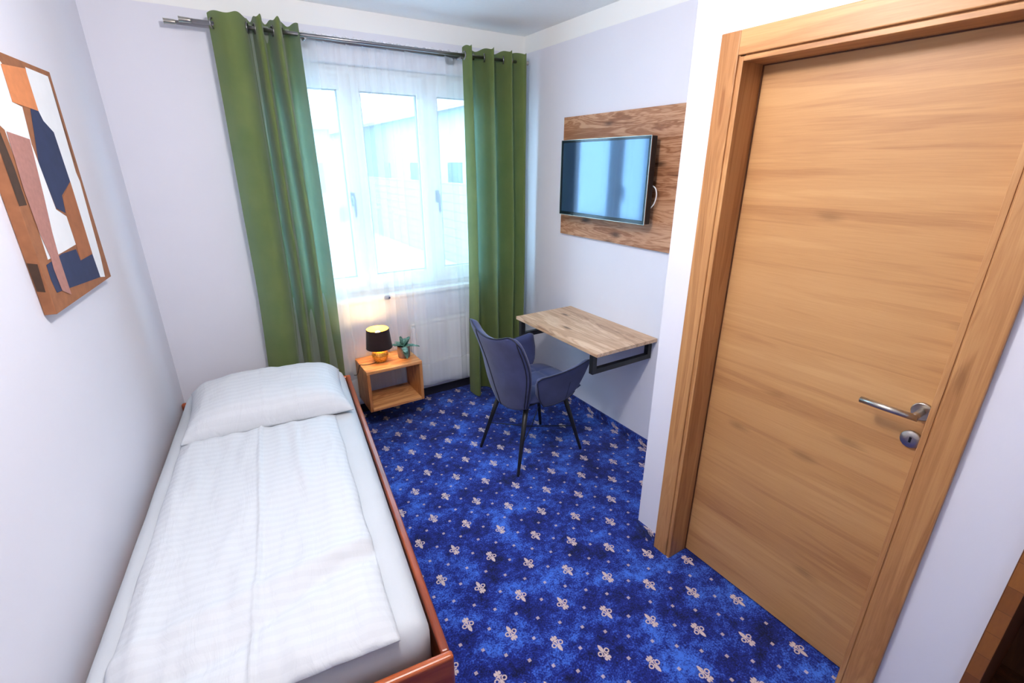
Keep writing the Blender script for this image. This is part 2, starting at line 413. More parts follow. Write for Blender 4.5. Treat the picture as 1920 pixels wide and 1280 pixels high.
def smoothline(P, n):
    """Catmull-Rom through P, n points"""
    P = [Vector((*p, 0)) if len(p) == 2 else Vector(p) for p in P]; out = []
    m = len(P) - 1
    for k in range(n + 1):
        t = k / n * m; i = min(int(t), m - 1); f = t - i
        p0 = P[max(i - 1, 0)]; p1 = P[i]; p2 = P[i + 1]; p3 = P[min(i + 2, m)]
        out.append(.5 * ((2 * p1) + (p2 - p0) * f + (2 * p0 - 5 * p1 + 4 * p2 - p3) * f * f + (3 * p1 - p0 - 3 * p2 + p3) * f ** 3))
    return out

# ------------------------------------------------------------------ the room
XL, PH = -2.3763, .1206          # left wall: foot of the back corner, slant
ZC = 2.4775
XP, YP = -.5746, -1.892          # door wall plane and its far edge
YF = -4.3
struct(one_box('floor', carpetM, (-3.4, .3, YF - .2, .28, -.12, 0)))
struct(one_box('ceiling', ceilM, (-3.4, .3, YF - .2, .28, ZC, ZC + .12)))
# back wall with window opening
WX0, WX1, WZ0, WZ1 = -1.76, -.20, .835, 2.205
bm = bmesh.new()
add_box(bm, XL - .45, WX0, 0, .26, 0, ZC); add_box(bm, WX1, .25, 0, .26, 0, ZC)
add_box(bm, WX0, WX1, 0, .26, 0, WZ0); add_box(bm, WX0, WX1, 0, .26, WZ1, ZC)
struct(obj('wall_back', bm, wallM))
bm = bmesh.new(); add_box(bm, -.15, 0, YF / math.cos(PH), 0, 0, ZC)
struct(obj('wall_left', bm, wallM, loc=(XL, 0, 0), rz=-PH))
struct(one_box('wall_right', wallM, (0, .2, YF, 0, 0, ZC)))
struct(one_box('wall_front', wallM, (-3.2, .2, YF - .15, YF, 0, ZC)))
DY0, DY1, DZ = -2.030, -2.850, 2.03      # opening in the door wall
bm = bmesh.new()
add_box(bm, XP, -.42, DY0, YP, 0, ZC); add_box(bm, XP, -.42, DY1, DY0, DZ, ZC); add_box(bm, XP, -.42, -3.028, DY1, 0, ZC)
add_box(bm, XP, -.42, YF, -3.028, 2.20, ZC); add_box(bm, XP, -.42, YF, -3.93, 0, 2.20)
add_box(bm, -.42, 0, -1.96, YP, 0, ZC)
struct(obj('wall_door', bm, wallM))
# carpet baseboards; the back one has shade put into its colour
struct(one_box('baseboard_right', carpetM, (-.010, 0, YP, 0, 0, .060)))
struct(one_box('baseboard_back', shadedSkirtM, (XL, -.010, -.010, 0, 0, .060)))
bm = bmesh.new(); add_box(bm, XP - .010, XP, -2.009, YP, 0, .060); add_box(bm, XP - .010, XP, -3.027, -2.871, 0, .060)
struct(obj('baseboard_door', bm, carpetM))
bm = bmesh.new(); add_box(bm, 0, .010, -4.2, -.02, 0, .060)
struct(obj('baseboard_left', bm, carpetM, loc=(XL, 0, 0), rz=-PH))

# ------------------------------------------------------------------ door
XF = -.5893; FY0, FY1, FT = -2.009, -2.8698, 2.05
door = struct(bpy.data.objects.new('door_1', None)); C.objects.link(door); door.location = (-.5, (FY0 + FY1) / 2, 0)
def dpart(name, boxes, mat, bev=.0015, par=None):
    bm = bmesh.new(); ox, oy = door.location.x, door.location.y
    for x0, x1, y0, y1, z0, z1 in boxes: add_box(bm, x0 - ox, x1 - ox, y0 - oy, y1 - oy, z0, z1, bev)
    return obj(name, bm, mat, par or door)
dpart('door_casing', [(XF, XP, FY0 - .068, FY0, 0, FT)], oakFrameVM, .003)
dpart('door_casing', [(XF, XP, FY1, FY1 + .068, 0, FT)], oakFrameVM, .003)
dpart('door_casing', [(XF - .0006, XP, FY1 + .068, FY0 - .068, FT - .068, FT)], oakFrameHM, .003)
# stepped bead and deep jamb
JY0, JY1, JZ = FY0 - .0862, FY1 + .0862, FT - .0862
dpart('door_jamb', [(XF + .004, -.47, JY0, FY0 - .072, 0, JZ + .014), (XF + .0065, -.47, FY0 - .073, FY0 - .066, 0, JZ + .02)], oakFrameVM)
dpart('door_jamb', [(XF + .004, -.47, FY1 + .072, JY1, 0, JZ + .014), (XF + .0065, -.47, FY1 + .066, FY1 + .073, 0, JZ + .02)], oakFrameVM)
dpart('door_jamb', [(XF + .004, -.47, JY1, JY0, JZ, FT - .072), (XF + .012, -.47, JY1, JY0, FT - .073, FT - .066)], oakFrameHM)
leaf = dpart('door_leaf', [(-.4763, -.436, JY1 + .003, JY0 - .003, .008, JZ - .002)], oakDoorM, .001)
# dark gasket line round the leaf
dpart('door_seal', [(-.480, -.474, JY0 - .0035, JY0, 0, JZ), (-.480, -.474, JY1, JY1 + .0035, 0, JZ), (-.480, -.474, JY1, JY0, JZ - .0035, JZ)], wardM, 0)
hy, hz = -2.745, 1.022
rotx = Matrix.Rotation(R(-90), 3, 'Y')
bm = bmesh.new(); o3 = Vector(door.location)
add_lathe(bm, [(.026, 0), (.026, .006), (.024, .008)], Vector((-.4765, hy, hz)) - o3, 32, rot=rotx)
hd = obj('door_handle', bm, steelM, door); hd['label'] = 'brushed steel lever handle on round rosette'
bm = bmesh.new()
pts = [(-.482, hy, hz), (-.520, hy, hz), (-.540, hy - .002, hz)]
add_tube(bm, [Vector(p) - o3 for p in pts], .0095, 16)
add_tube(bm, [Vector(p) - o3 for p in [(-.537, hy - .010, hz), (-.541, hy + .06, hz), (-.542, hy + .128, hz)]], .0092, 16)
obj('lever', bm, steelM, hd)
bm = bmesh.new(); kz = .931
add_lathe(bm, [(.026, 0), (.026, .006), (.024, .008), (.009, .0082)], Vector((-.4765, hy + .004, kz)) - o3, 32, rot=rotx)
kh = obj('keyhole_rosette', bm, steelM, door)
bm = bmesh.new(); add_box(bm, -.4856 + .5, -.4838 + .5, hy + .0015 - o3.y, hy + .0075 - o3.y, kz - .009, kz + .008, .0005)
obj('keyhole', bm, blackplM, kh)

# ------------------------------------------------------------------ window
win = struct(bpy.data.objects.new('window_1', None)); C.objects.link(win); win.location = (-.98, .07, WZ0)
wo = Vector(win.location)
def wbox(bm, x0, x1, y0, y1, z0, z1, bev=.003): add_box(bm, x0 - wo.x, x1 - wo.x, y0 - wo.y, y1 - wo.y, z0 - wo.z, z1 - wo.z, bev)
bm = bmesh.new()
wbox(bm, WX0, WX0 + .05, .06, .13, WZ0, WZ1); wbox(bm, WX1 - .05, WX1, .06, .13, WZ0, WZ1)
wbox(bm, WX0 + .05, WX1 - .05, .06, .13, WZ0, WZ0 + .05); wbox(bm, WX0 + .05, WX1 - .05, .06, .13, WZ1 - .05, WZ1)
for mx in (-1.218, -.732): wbox(bm, mx - .028, mx + .028, .06, .13, WZ0 + .05, WZ1 - .05)
obj('window_frame', bm, pvcM, win)
PZ0, PZ1 = .965, 2.075
panes = [(-1.635, -1.285), (-1.152, -.795), (-.655, -.305)]
sides = [(WX0 + .032, -1.232), (-1.204, -.746), (-.718, WX1 - .032)]
for i, ((p0, p1), (s0, s1)) in enumerate(zip(panes, sides)):
    bm = bmesh.new()
    wbox(bm, s0, p0, .040, .085, WZ0 + .03, WZ1 - .03); wbox(bm, p1, s1, .040, .085, WZ0 + .03, WZ1 - .03)
    wbox(bm, p0, p1, .040, .085, WZ0 + .03, PZ0); wbox(bm, p0, p1, .040, .085, PZ1, WZ1 - .03)
    sa = obj('window_sash', bm, pvcM, win)
    bm = bmesh.new()
    g = .006
    for q in ((p0, p0 + g, PZ0, PZ1), (p1 - g, p1, PZ0, PZ1), (p0, p1, PZ0, PZ0 + g), (p0, p1, PZ1 - g, PZ1)):
        wbox(bm, q[0], q[1], .05, .075, q[2], q[3], 0)
    obj('gasket', bm, plain('grey_gasket_%d' % i, srgb(120, 130, 134), .7), sa)
    bm = bmesh.new(); wbox(bm, p0, p1, .060, .066, PZ0, PZ1, 0); obj('window_pane', bm, glassM, sa)
for hx in (-1.262, -.690):
    bm = bmesh.new(); wbox(bm, hx - .013, hx + .013, .030, .040, 1.42, 1.50, .004)
    add_tube(bm, [Vector(p) - wo for p in [(hx, .032, 1.475), (hx, .006, 1.472), (hx, .0, 1.45), (hx, .0, 1.355)]], [.009, .009, .010, .007], 12)
    h = obj('window_handle', bm, plain('grey_handle_%d' % int(-hx * 100), srgb(120, 132, 142), .4, .3), win)
bm = bmesh.new(); wbox(bm, WX0 - .02, WX1 + .02, -.030, .062, WZ0 - .028, WZ0 + .002, .006)
obj('window_sill', bm, whiteM, win)

# ------------------------------------------------------------------ outside
gM = plain('pale_gravel', srgb(150, 152, 152), .9, grain=.12, gscale=8)
plM = plain('white_render', srgb(158, 164, 164), .9, grain=.04, gscale=3)
def slats(name, c1, c2, n=8.0):
    m, nt, bs = new_mat(name)
    t = nt.nodes.new('ShaderNodeTexCoord'); s = nt.nodes.new('ShaderNodeSeparateXYZ'); nt.links.new(t.outputs['Object'], s.inputs[0])
    k = M(nt, 'FRACT', M(nt, 'MULTIPLY', s.outputs[2], n)); k = mapr(nt, k, .06, .14)
    nt.links.new(mixc(nt, k, c2, c1), bs.inputs['Base Color']); bs.inputs['Roughness'].default_value = .8; return m
fenceM = slats('grey_board_fence', srgb(122, 132, 138), srgb(98, 108, 114), 5.0)
tileM = slats('pale_roof_tiles', srgb(160, 146, 144), srgb(130, 122, 124), 6.0)
GZ = -.6
struct(one_box('ground', gM, (-14, 30, .30, 60, GZ - .2, GZ)))
def gable(name, label, x0, x1, y0, y1, z1, zr, wm, rm, ridge='y', over=.4):
    t = thing(name, label, 'building', ((x0 + x1) / 2, (y0 + y1) / 2, GZ))
    lx, ly = (x1 - x0) / 2, (y1 - y0) / 2
    bm = bmesh.new(); add_box(bm, -lx, lx, -ly, ly, 0, z1 - GZ); obj('wall', bm, wm, t)
    bm = bmesh.new(); e = z1 - GZ; r = zr - GZ
    if ridge == 'y': prism(bm, [(-lx - over, e - .12), (0, r), (lx + over, e - .12), (lx + over, e), (0, r + .14), (-lx - over, e)], lambda u, v, d: Vector((u, d, v)), -ly - over, ly + over)
    else: prism(bm, [(-ly - over, e - .12), (0, r), (ly + over, e - .12), (ly + over, e), (0, r + .14), (-ly - over, e)], lambda u, v, d: Vector((d, u, v)), -lx - over, lx + over)
    obj('roof', bm, rm, t); return t
hA = gable('neighbour_house', 'white rendered house with pale roof behind the middle window panes', 5.0, 13, 8.0, 30, 3.3, 5.4, plM, tileM)
paneM = plain('dark_pane', srgb(60, 72, 80), .3)
for k in range(3):
    bm = bmesh.new(); add_box(bm, -4.03, -3.99, -8 + k * 3.4, -7 + k * 3.4, 1.1, 2.3); obj('house_window', bm, paneM, hA)
hB = gable('tiled_house', 'pale pink tiled house with small windows behind the left pane', -4.5, 2.6, 17.5, 26, 3.0, 6.6, plM, tileM, 'x')
for q in (1.2, 2.4):
    bm = bmesh.new(); add_box(bm, q, q + .75, -4.30, -4.26, 1.2, 2.3); obj('house_window', bm, paneM, hB)
f1 = one_box('board_fence', fenceM, (2.9, 3.0, 3.5, 16, GZ, 1.25)); tag(f1, 'grey horizontal board fence outside behind the right window pane', 'fence')

# ------------------------------------------------------------------ curtain rods
def rod(name, label, x0, x1, y, z, r, brk):
    t = thing(name, label, 'curtain rod', (x0, y, z), group='steel curtain rods over the window')
    bm = bmesh.new(); add_tube(bm, [(0, 0, 0), (x1 - x0, 0, 0)], r, 16); obj('rod', bm, rodM, t)
    for s, xe in ((-1, 0), (1, x1 - x0)):
        bm = bmesh.new(); add_tube(bm, [(xe - s * .03, 0, 0), (xe - s * .024, 0, 0), (xe + s * .018, 0, 0), (xe + s * .020, 0, 0)], [r, r * 1.15, r * 1.3, r * 1.5], 16); obj('end_cap', bm, steelM, t)
    for bx in brk:
        bm = bmesh.new(); add_tube(bm, [(bx - x0, 0, -.012), (bx - x0, -y - .002, -.012)], .006, 10)
        add_tube(bm, [(bx - x0, -y - .006, -.012), (bx - x0, -y, -.012)], .022, 16); obj('bracket', bm, rodM, t)
    return t
ZR = 2.290
rod('curtain_rod', 'thin steel front curtain rod threaded through the green curtains', -1.985, -.095, -.150, ZR, .0095, [-1.46, -.56])
rod('curtain_rod', 'thin steel rear curtain rod nearer the wall carrying the sheer', -2.045, -.075, -.080, ZR, .0095, [-1.43, -.58])

# ------------------------------------------------------------------ green curtains
def curtain(label, top, mid, low, z0, z1, eyelets, cx, ripple=.004, low_k=1.4):
    t = thing('green_curtain', label, 'curtain', (cx, -.15, z0), group='green curtains flanking the window')
    dp = lambda P, k: [(x, -.15 + (y + .15) * (k if y < -.15 else 1.15)) for x, y in P]
    top, mid, low = dp(top, 1.35), dp(mid, 1.5), dp(low, low_k)
    N = 150; T = smoothline(top, N); Mi = smoothline(mid, N); Lo = smoothline(low, N)
    def fn(u, v):
        i = u * N; k = int(round(i)); a, b, c = T[k], Mi[k], Lo[k]
        if v > .5: w = (v - .5) / .5; w = w * w * (3 - 2 * w); p = b.lerp(a, w)
        else: w = v / .5; w = w * w * (3 - 2 * w); p = c.lerp(b, w)
        zz = z0 + (z1 - z0) * v
        if v > .97: zz += .006 * math.sin(u * 60)
        n = noise.noise(Vector((p.x * 14, zz * 2.2, 3))) * ripple
        return Vector((p.x - cx, p.y + .15 + n, zz - z0))
    bm = bmesh.new(); grid(bm, N, 46, fn)
    obj('curtain_fabric', bm, greenM, t)
    for ex, ey, ang in eyelets:
        bm = bmesh.new(); cpt = Vector((ex - cx, ey + .15, ZR - z0)); ax = Vector((math.cos(ang), math.sin(ang), 0)); up = Vector((0, 0, 1))
        add_tube(bm, [cpt + (ax * math.cos(q) + up * math.sin(q)) * .021 for q in [2 * math.pi * k / 24 for k in range(24)]], .0042, 8, closed=True)
        obj('eyelet', bm, rodM, t)
    return t
topL = [(-1.885, -.130), (-1.845, -.175), (-1.795, -.195), (-1.755, -.185), (-1.725, -.150), (-1.715, -.105), (-1.700, -.095), (-1.692, -.14), (-1.688, -.190), (-1.672, -.205), (-1.660, -.185), (-1.655, -.14), (-1.642, -.095), (-1.625, -.095), (-1.612, -.14), (-1.605, -.190), (-1.590, -.205), (-1.575, -.18), (-1.560, -.125), (-1.535, -.10), (-1.51, -.12), (-1.49, -.165)]
midL = [(-1.895, -.125), (-1.86, -.17), (-1.815, -.195), (-1.775, -.20), (-1.735, -.17), (-1.725, -.115), (-1.71, -.10), (-1.700, -.14), (-1.692, -.185), (-1.678, -.200), (-1.665, -.18), (-1.650, -.12), (-1.630, -.10), (-1.606, -.105), (-1.600, -.16), (-1.592, -.205), (-1.572, -.205), (-1.562, -.15), (-1.55, -.10), (-1.525, -.105), (-1.50, -.145), (-1.487, -.18)]
lowL = [(-1.925, -0.078), (-1.89, -0.108), (-1.85, -0.128), (-1.81, -0.133), (-1.765, -0.123), (-1.745, -0.083), (-1.725, -0.068), (-1.710, -0.098), (-1.700, -0.128), (-1.682, -0.133), (-1.668, -0.118), (-1.650, -0.078), (-1.635, -0.068), (-1.618, -0.078), (-1.610, -0.118), (-1.598, -0.143), (-1.575, -0.138), (-1.562, -0.098), (-1.548, -0.073), (-1.522, -0.078), (-1.50, -0.108), (-1.485, -0.128)]
curtain('left floor-length green curtain on steel eyelets behind the pillow', topL, midL, lowL, .02, 2.335, [(-1.868, -.150, .9), (-1.7235, -.150, 1.3), (-1.6915, -.150, 1.6), (-1.612, -.150, 1.7), (-1.568, -.150, 1.2)], -1.69, low_k=1.0)
topR = [(-.545, -.13), (-.540, -.185), (-.528, -.205), (-.515, -.17), (-.505, -.11), (-.47, -.095), (-.435, -.10), (-.405, -.14), (-.392, -.19), (-.375, -.205), (-.362, -.17), (-.350, -.11), (-.315, -.095), (-.285, -.11), (-.262, -.16), (-.245, -.20), (-.228, -.18), (-.215, -.13), (-.18, -.14), (-.14, -.185), (-.11, -.18), (-.095, -.13)]
midR = [(-.545, -.13), (-.538, -.185), (-.522, -.205), (-.508, -.17), (-.500, -.11), (-.47, -.095), (-.435, -.10), (-.412, -.15), (-.400, -.20), (-.375, -.210), (-.355, -.17), (-.345, -.11), (-.315, -.095), (-.28, -.11), (-.258, -.17), (-.235, -.205), (-.218, -.18), (-.205, -.13), (-.17, -.14), (-.13, -.185), (-.105, -.17), (-.09, -.12)]
lowR = [(-.575, -.14), (-.572, -.20), (-.555, -.225), (-.525, -.20), (-.50, -.13), (-.465, -.12), (-.425, -.14), (-.40, -.19), (-.375, -.22), (-.35, -.19), (-.335, -.14), (-.305, -.12), (-.28, -.14), (-.26, -.19), (-.235, -.21), (-.215, -.18), (-.205, -.13), (-.175, -.14), (-.15, -.18), (-.12, -.18), (-.10, -.15), (-.085, -.11)]
curtain('right floor-length green curtain on steel eyelets beside the desk', topR, midR, lowR, .012, 2.335, [(-.543, -.15, 1.5), (-.512, -.15, 1.8), (-.404, -.15, 1.2), (-.357, -.15, 1.9), (-.266, -.15, 1.2), (-.205, -.15, 1.4)], -.32)

# ------------------------------------------------------------------ sheer
def sheer():
    t = thing('sheer_curtain', 'white translucent sheer curtain hanging across the window', 'curtain', (-.98, -.08, .13))
    X0, X1 = -1.80, -.30; N = 900
    def phase(x): return 2 * math.pi * (x * 8.0 + .7 * math.sin(x * 5.1) + .3 * math.sin(x * 12.7 + 1))
    def fn(u, v):
        x = X0 + (X1 - X0) * u; z = .128 + (2.318 - .128) * v
        ph = phase(x) + .5 * math.sin(z * 1.3 + x * 3)
        amp = interp([(0, .015), (.9, .012), (1.0, .007)], v)
        y0 = interp([(-1.80, -.075), (-1.45, -.072), (-1.36, -.052), (-1.02, -.052), (-.93, -.100), (-.3, -.100)], x)
        y0 = y0 + (-.080 - y0) * max(0, (z - .9) / 1.4) if z > .9 else y0
        if -1.42 < x < -1.0 and z < .9: amp *= .45
        y = y0 + amp * math.sin(ph) + .004 * noise.noise(Vector((x * 9, z, 0)))
        xx = x + amp * .9 * math.sin(2 * ph) * .6
        if z > 2.27: y = -.080 + (.013 if math.sin(ph * 2) > 0 else -.013) * (1 if abs(z - ZR) < .02 else .8)
        zb = z + (.012 * math.sin(x * 4) if v < .02 else 0)
        if v > .995: zb += .004 * math.sin(x * 120)
        # pulled inward towards the left edge at the bottom
        return Vector((xx + .98, y + .08, zb - .13))
    bm = bmesh.new(); grid(bm, N, 40, fn); obj('voile', bm, sheerM, t)
    # second, gathered layer at the left, its edge hanging at x=-1.40
    def fn2(u, v):
        x = -1.80 + .41 * u; z = .128 + (2.318 - .128) * v
        ph = phase(x * 1.3 + .2); amp = .010
        y = -.088 + amp * math.sin(ph) + (-.004 if z < .9 else 0)
        if z > 2.27: y = -.098
        return Vector((x + .98 + .5 * amp * math.sin(2 * ph), y + .08, z - .13))
    bm = bmesh.new(); grid(bm, 240, 30, fn2); obj('voile', bm, sheerM, t)
sheer()

# ------------------------------------------------------------------ radiator, socket, wall knob
rad = thing('radiator', 'white ribbed panel radiator under the window behind the sheer', 'radiator', (-.68, -.045, .12))
bm = bmesh.new(); X0, X1 = -.985, -.36
def rf(u, v):
    x = X0 + (X1 - X0) * u; k = (u * 19) % 1.0
    d = .006 * (1 if .2 < k < .8 else (k / .2 if k <= .2 else (1 - k) / .2)); e = min(v, 1 - v); d *= min(1, e / .05)
    return Vector((x + .68, -.020 - d, .475 * v))
def rb(u, v):
    x = X0 + (X1 - X0) * u; return Vector((x + .68, -.012, .475 * v))
shell(bm, 190, 20, rf, rb); obj('front_panel', bm, whiteM, rad)
bm = bmesh.new(); add_box(bm, X0 + .68, X1 + .68, .022, .032, 0, .475, .002); obj('rear_panel', bm, whiteM, rad)
for q in (X0 + .675, X1 + .681):
    bm = bmesh.new(); add_box(bm, q, q + .004, -.026, .032, .0, .485, .001); obj('side_cover', bm, whiteM, rad)
bm = bmesh.new(); add_box(bm, X0 + .68, X1 + .68, -.026, .032, .476, .488, .003)
for k in range(20): add_box(bm, X0 + .70 + k * .03, X0 + .715 + k * .03, -.018, .026, .4885, .4895)
obj('top_grille', bm, whiteM, rad)
for dy in (-.02, .02):
    bm = bmesh.new(); add_tube(bm, [(X1 + .70, dy * .5, .03), (X1 + .74, dy * .5, .03), (X1 + .745, dy * .5, -.12)], .008, 10); obj('pipe', bm, whiteM, rad); break
for bx in (X0 + .15, X1 - .15):
    bm = bmesh.new(); add_box(bm, bx + .67, bx + .69, .030, .044, .1, .4); obj('wall_bracket', bm, whiteM, rad)
kn = bmesh.new(); add_tube(kn, [(0, 0, 0), (0, -.018, -.004), (.012, -.034, -.006), (.035, -.036, -.004)], [.010, .013, .015, .012], 16)
tag(obj('slate_spotlight', kn, plain('slate_plastic', srgb(74, 84, 120), .4), loc=(-1.142, 0, .822)), 'small dark slate spotlight on the wall just under the window sill', 'light fitting')
so = thing('wall_socket', 'white wall socket low behind the bedside box and pillow', 'socket', (-1.425, 0, .315))
bm = bmesh.new(); add_box(bm, -.04, .04, -.010, 0, -.04, .04, .003); obj('socket_plate', bm, whiteM, so)
bm = bmesh.new(); add_lathe(bm, [(.021, 0), (.021, .004), (.018, .004), (.018, .001)], (0, -.010, 0), 24, rot=Matrix.Rotation(R(90), 3, 'X')); obj('socket_ring', bm, whiteM, so)

# ------------------------------------------------------------------ nightstand
NX0, NX1, NY0, NY1, NZ0, NZ1 = -1.398, -1.028, -.345, -.070, .160, .442
ns = thing('bedside_box', 'wall-hung open acacia wood box serving as nightstand beside the bed', 'nightstand', ((NX0 + NX1) / 2, (NY0 + NY1) / 2, NZ0))
no = Vector(ns.location); T = .020
def nb(name, x0, x1, y0, y1, z0, z1, m):
    bm = bmesh.new(); add_box(bm, x0 - no.x, x1 - no.x, y0 - no.y, y1 - no.y, z0 - no.z, z1 - no.z, .0025); return obj(name, bm, m, ns)
nb('top_board', NX0, NX1, NY0, NY1, NZ1 - T, NZ1, acaciaM); nb('bottom_board', NX0 + T, NX1 - T, NY0, NY1, NZ0, NZ0 + T, acaciaM)
nb('side_board', NX0, NX0 + T, NY0, NY1, NZ0, NZ1 - T, acaciaZM); nb('side_board', NX1 - T, NX1, NY0, NY1, NZ0, NZ1 - T, acaciaZM)
nb('mounting_rail', NX0 + T, NX1 - T, NY1 - .012, -.001, NZ1 - .06, NZ1 - T, acaciaM)

# lamp
LX, LY, LZ = -1.262, -.205, NZ1
lm = thing('table_lamp', 'small lit table lamp with gold crackled base and black shade', 'lamp', (LX, LY, LZ))
bm = bmesh.new()
add_lathe(bm, [(.030, 0), (.034, .003), (.036, .006), (.047, .022), (.0535, .045), (.053, .060), (.046, .076), (.034, .088), (.020, .096), (.012, .104), (.010, .118)], (0, 0, 0), 40); obj('lamp_base', bm, goldM, lm)
bm = bmesh.new()
prof = [(.084, .098), (.083, .102), (.072, .226), (.071, .228)]
add_lathe(bm, prof, (0, 0, 0), 48)
for f in [f for f in bm.faces if len(f.verts) > 6]: bm.faces.remove(f)
sh = obj('lamp_shade', bm, shadeM, lm)
bm = bmesh.new(); add_lathe(bm, [(.0825, .099), (.0815, .102), (.0705, .226), (.0695, .2275)], (0, 0, 0), 48)
for f in [f for f in bm.faces if len(f.verts) > 6]: bm.faces.remove(f)
obj('shade_lining', bm, shadeInM, sh)
bm = bmesh.new()
for k in range(3):
    a = k * 2.094; add_tube(bm, [(.012 * math.cos(a), .012 * math.sin(a), .118), (.078 * math.cos(a), .078 * math.sin(a), .150)], .0012, 6)
obj('shade_spider', bm, steelM, lm)
bm = bmesh.new(); add_tube(bm, [(0, 0, .112), (0, 0, .138)], .014, 16); obj('bulb_holder', bm, blackplM, lm)
bm = bmesh.new(); add_lathe(bm, [(.008, .138), (.013, .150), (.021, .170), (.0225, .186), (.018, .202), (.008, .2115), (0, .213)], (0, 0, 0), 24); obj('bulb', bm, bulbM, lm)
bm = bmesh.new()
cp = smoothline([(-.028, -.012, .006), (-.055, -.018, .0035), (-.09, -.020, .0035), (-.120, -.010, .0035), (-.138, .005, .001), (-.1435, .02, -.03), (-.148, .06, -.085), (-.158, .12, -.110), (-.163, .165, -.127)], 50)
add_tube(bm, cp, .0022, 8); cd = obj('cord', bm, blackplM, lm)
bm = bmesh.new(); add_tube(bm, [(-.163, .150, -.127), (-.163, .165, -.127), (-.163, .192, -.127)], [.008, .016, .0175], 16); obj('plug', bm, blackplM, cd)
pl = bpy.data.lights.new('lamp_glow', 'POINT'); pl.energy = 2.4; pl.color = (1, .66, .30); pl.shadow_soft_size = .018
po = bpy.data.objects.new('lamp_glow', pl); C.objects.link(po); po.location = (LX, LY, LZ + .221)

# plant
pp = thing('potted_plant', 'small succulent with grey-green leaves in a dark stone pot', 'plant', (-1.103, -.215, NZ1))
bm = bmesh.new(); add_lathe(bm, [(.034, 0), (.039, .003), (.041, .012), (.0425, .082), (.0415, .084), (.038, .083), (.037, .070), (0, .070)], (0, 0, 0), 36); obj('pot', bm, potM, pp)
bm = bmesh.new(); add_lathe(bm, [(.0365, .071), (.02, .075), (0, .077)], (0, 0, 0), 24); obj('soil', bm, soilM, pp)
random.seed(11)
for k in range(15):
    inner = k >= 10
    a = k * 2.399 + .3; L = random.uniform(.098, .125) * (.75 if inner else 1); el = R(random.uniform(60, 80)) if inner else R(random.uniform(22, 52))
    if k in (0,): a, el, L = R(-95), R(10), .085
    if k in (1,): a, el, L = R(-15), R(22), .115
    if k in (2,): a, el, L = R(55), R(62), .105
    if k in (3,): a, el, L = R(165), R(62), .090
    d = Vector((math.cos(a) * math.cos(el), math.sin(a) * math.cos(el), math.sin(el))); sd = Vector((-math.sin(a), math.cos(a), 0)); nn = sd.cross(d)
    w = .020 if not inner else .013
    droop = -.05 if not inner else -.01
    def top(u, v, s=1):
        q = u; ww = w * math.sin(math.pi * min(1, .12 + q * .88)) ** .8 * (1 if q < .99 else .05)
        c = Vector((0, 0, .074)) + d * (L * q) + Vector((0, 0, droop * q * q * (1.4 if k == 0 else 1)))
        return c + sd * (ww * (v * 2 - 1)) + nn * (s * .0016 * (1 - (v * 2 - 1) ** 2) + .006 * (v * 2 - 1) ** 2)
    bm = bmesh.new(); shell(bm, 12, 6, lambda u, v: top(u, v, -1), lambda u, v: top(u, v, 1)); obj('leaf', bm, leafM, pp)

# ------------------------------------------------------------------ bed (in the slanted frame of the left wall)
def wl(u, s, z=0.0):
    return Vector((XL + u * math.cos(PH) - s * math.sin(PH), -u * math.sin(PH) - s * math.cos(PH), z))
bed = thing('bed_frame', 'low single bed frame of glossy cherry wood along the left wall', 'bed', wl(.47, 1.14), -PH)
def bb(name, u0, u1, s0, s1, z0, z1, m, bev=.006, seg=3, par=None):
    bm = bmesh.new(); add_box(bm, u0 - .47, u1 - .47, -(s1 - 1.14), -(s0 - 1.14), z0, z1, bev, seg); return obj(name, bm, m, par or bed)
bb('side_rail', .895, .921, .13, 2.147, .17, .405, cherryM, .007)
bb('side_rail', .012, .038, .13, 2.147, .17, .36, cherryM, .007)
bb('footboard', .012, .925, 2.148, 2.176, .05, .412, cherryXM, .010, 4)
bb('headboard', .008, .925, .100, .129, .05, .40, cherryXM, .010, 4)
for u in (.03, .865): 
    for s in (.135, 2.09): bb('leg', u, u + .028, s, s + .05, 0, .17, cherryM, .003)
bb('slat_base', .04, .893, .135, 2.14, .22, .26, wardM, .002)
mt = thing('mattress', 'white fitted mattress on the cherry bed frame', 'mattress', wl(.466, 1.125, .26), -PH)
bm = bmesh.new()
def rbox(bm, lx, ly, z0, z1, r, nu=60, nv=100, wr=.0):
    """soft rounded slab, superellipse plan"""
    def sheet(sgn):
        def f(u, v):
            a, b = u * 2 - 1, v * 2 - 1
            ex = min(1, abs(a)); ey = min(1, abs(b))
            k = 1.0
            x, y = lx * a, ly * b
            dx = max(0, abs(x) - (lx - r)); dy = max(0, abs(y) - (ly - r)); d = math.hypot(dx, dy)
            if d > r:
                s = r / d; x = math.copysign(lx - r + dx * s, x) if dx > 0 else x; y = math.copysign(ly - r + dy * s, y) if dy > 0 else y; d = r
            h = (z1 - z0) / 2; q = math.sqrt(max(0, 1 - (d / r) ** 2))
            rr = min(r, h)
            z = (z0 + z1) / 2 + sgn * (h - rr + rr * q)
            z += sgn * wr * noise.noise(Vector((x * 5, y * 5, sgn)))
            return Vector((x, y, z))
        return f
    shell(bm, nu, nv, sheet(1), sheet(-1))
rbox(bm, .420, .990, 0, .212, .055, wr=.003)
obj('fitted_sheet', bm, sheetM, mt)

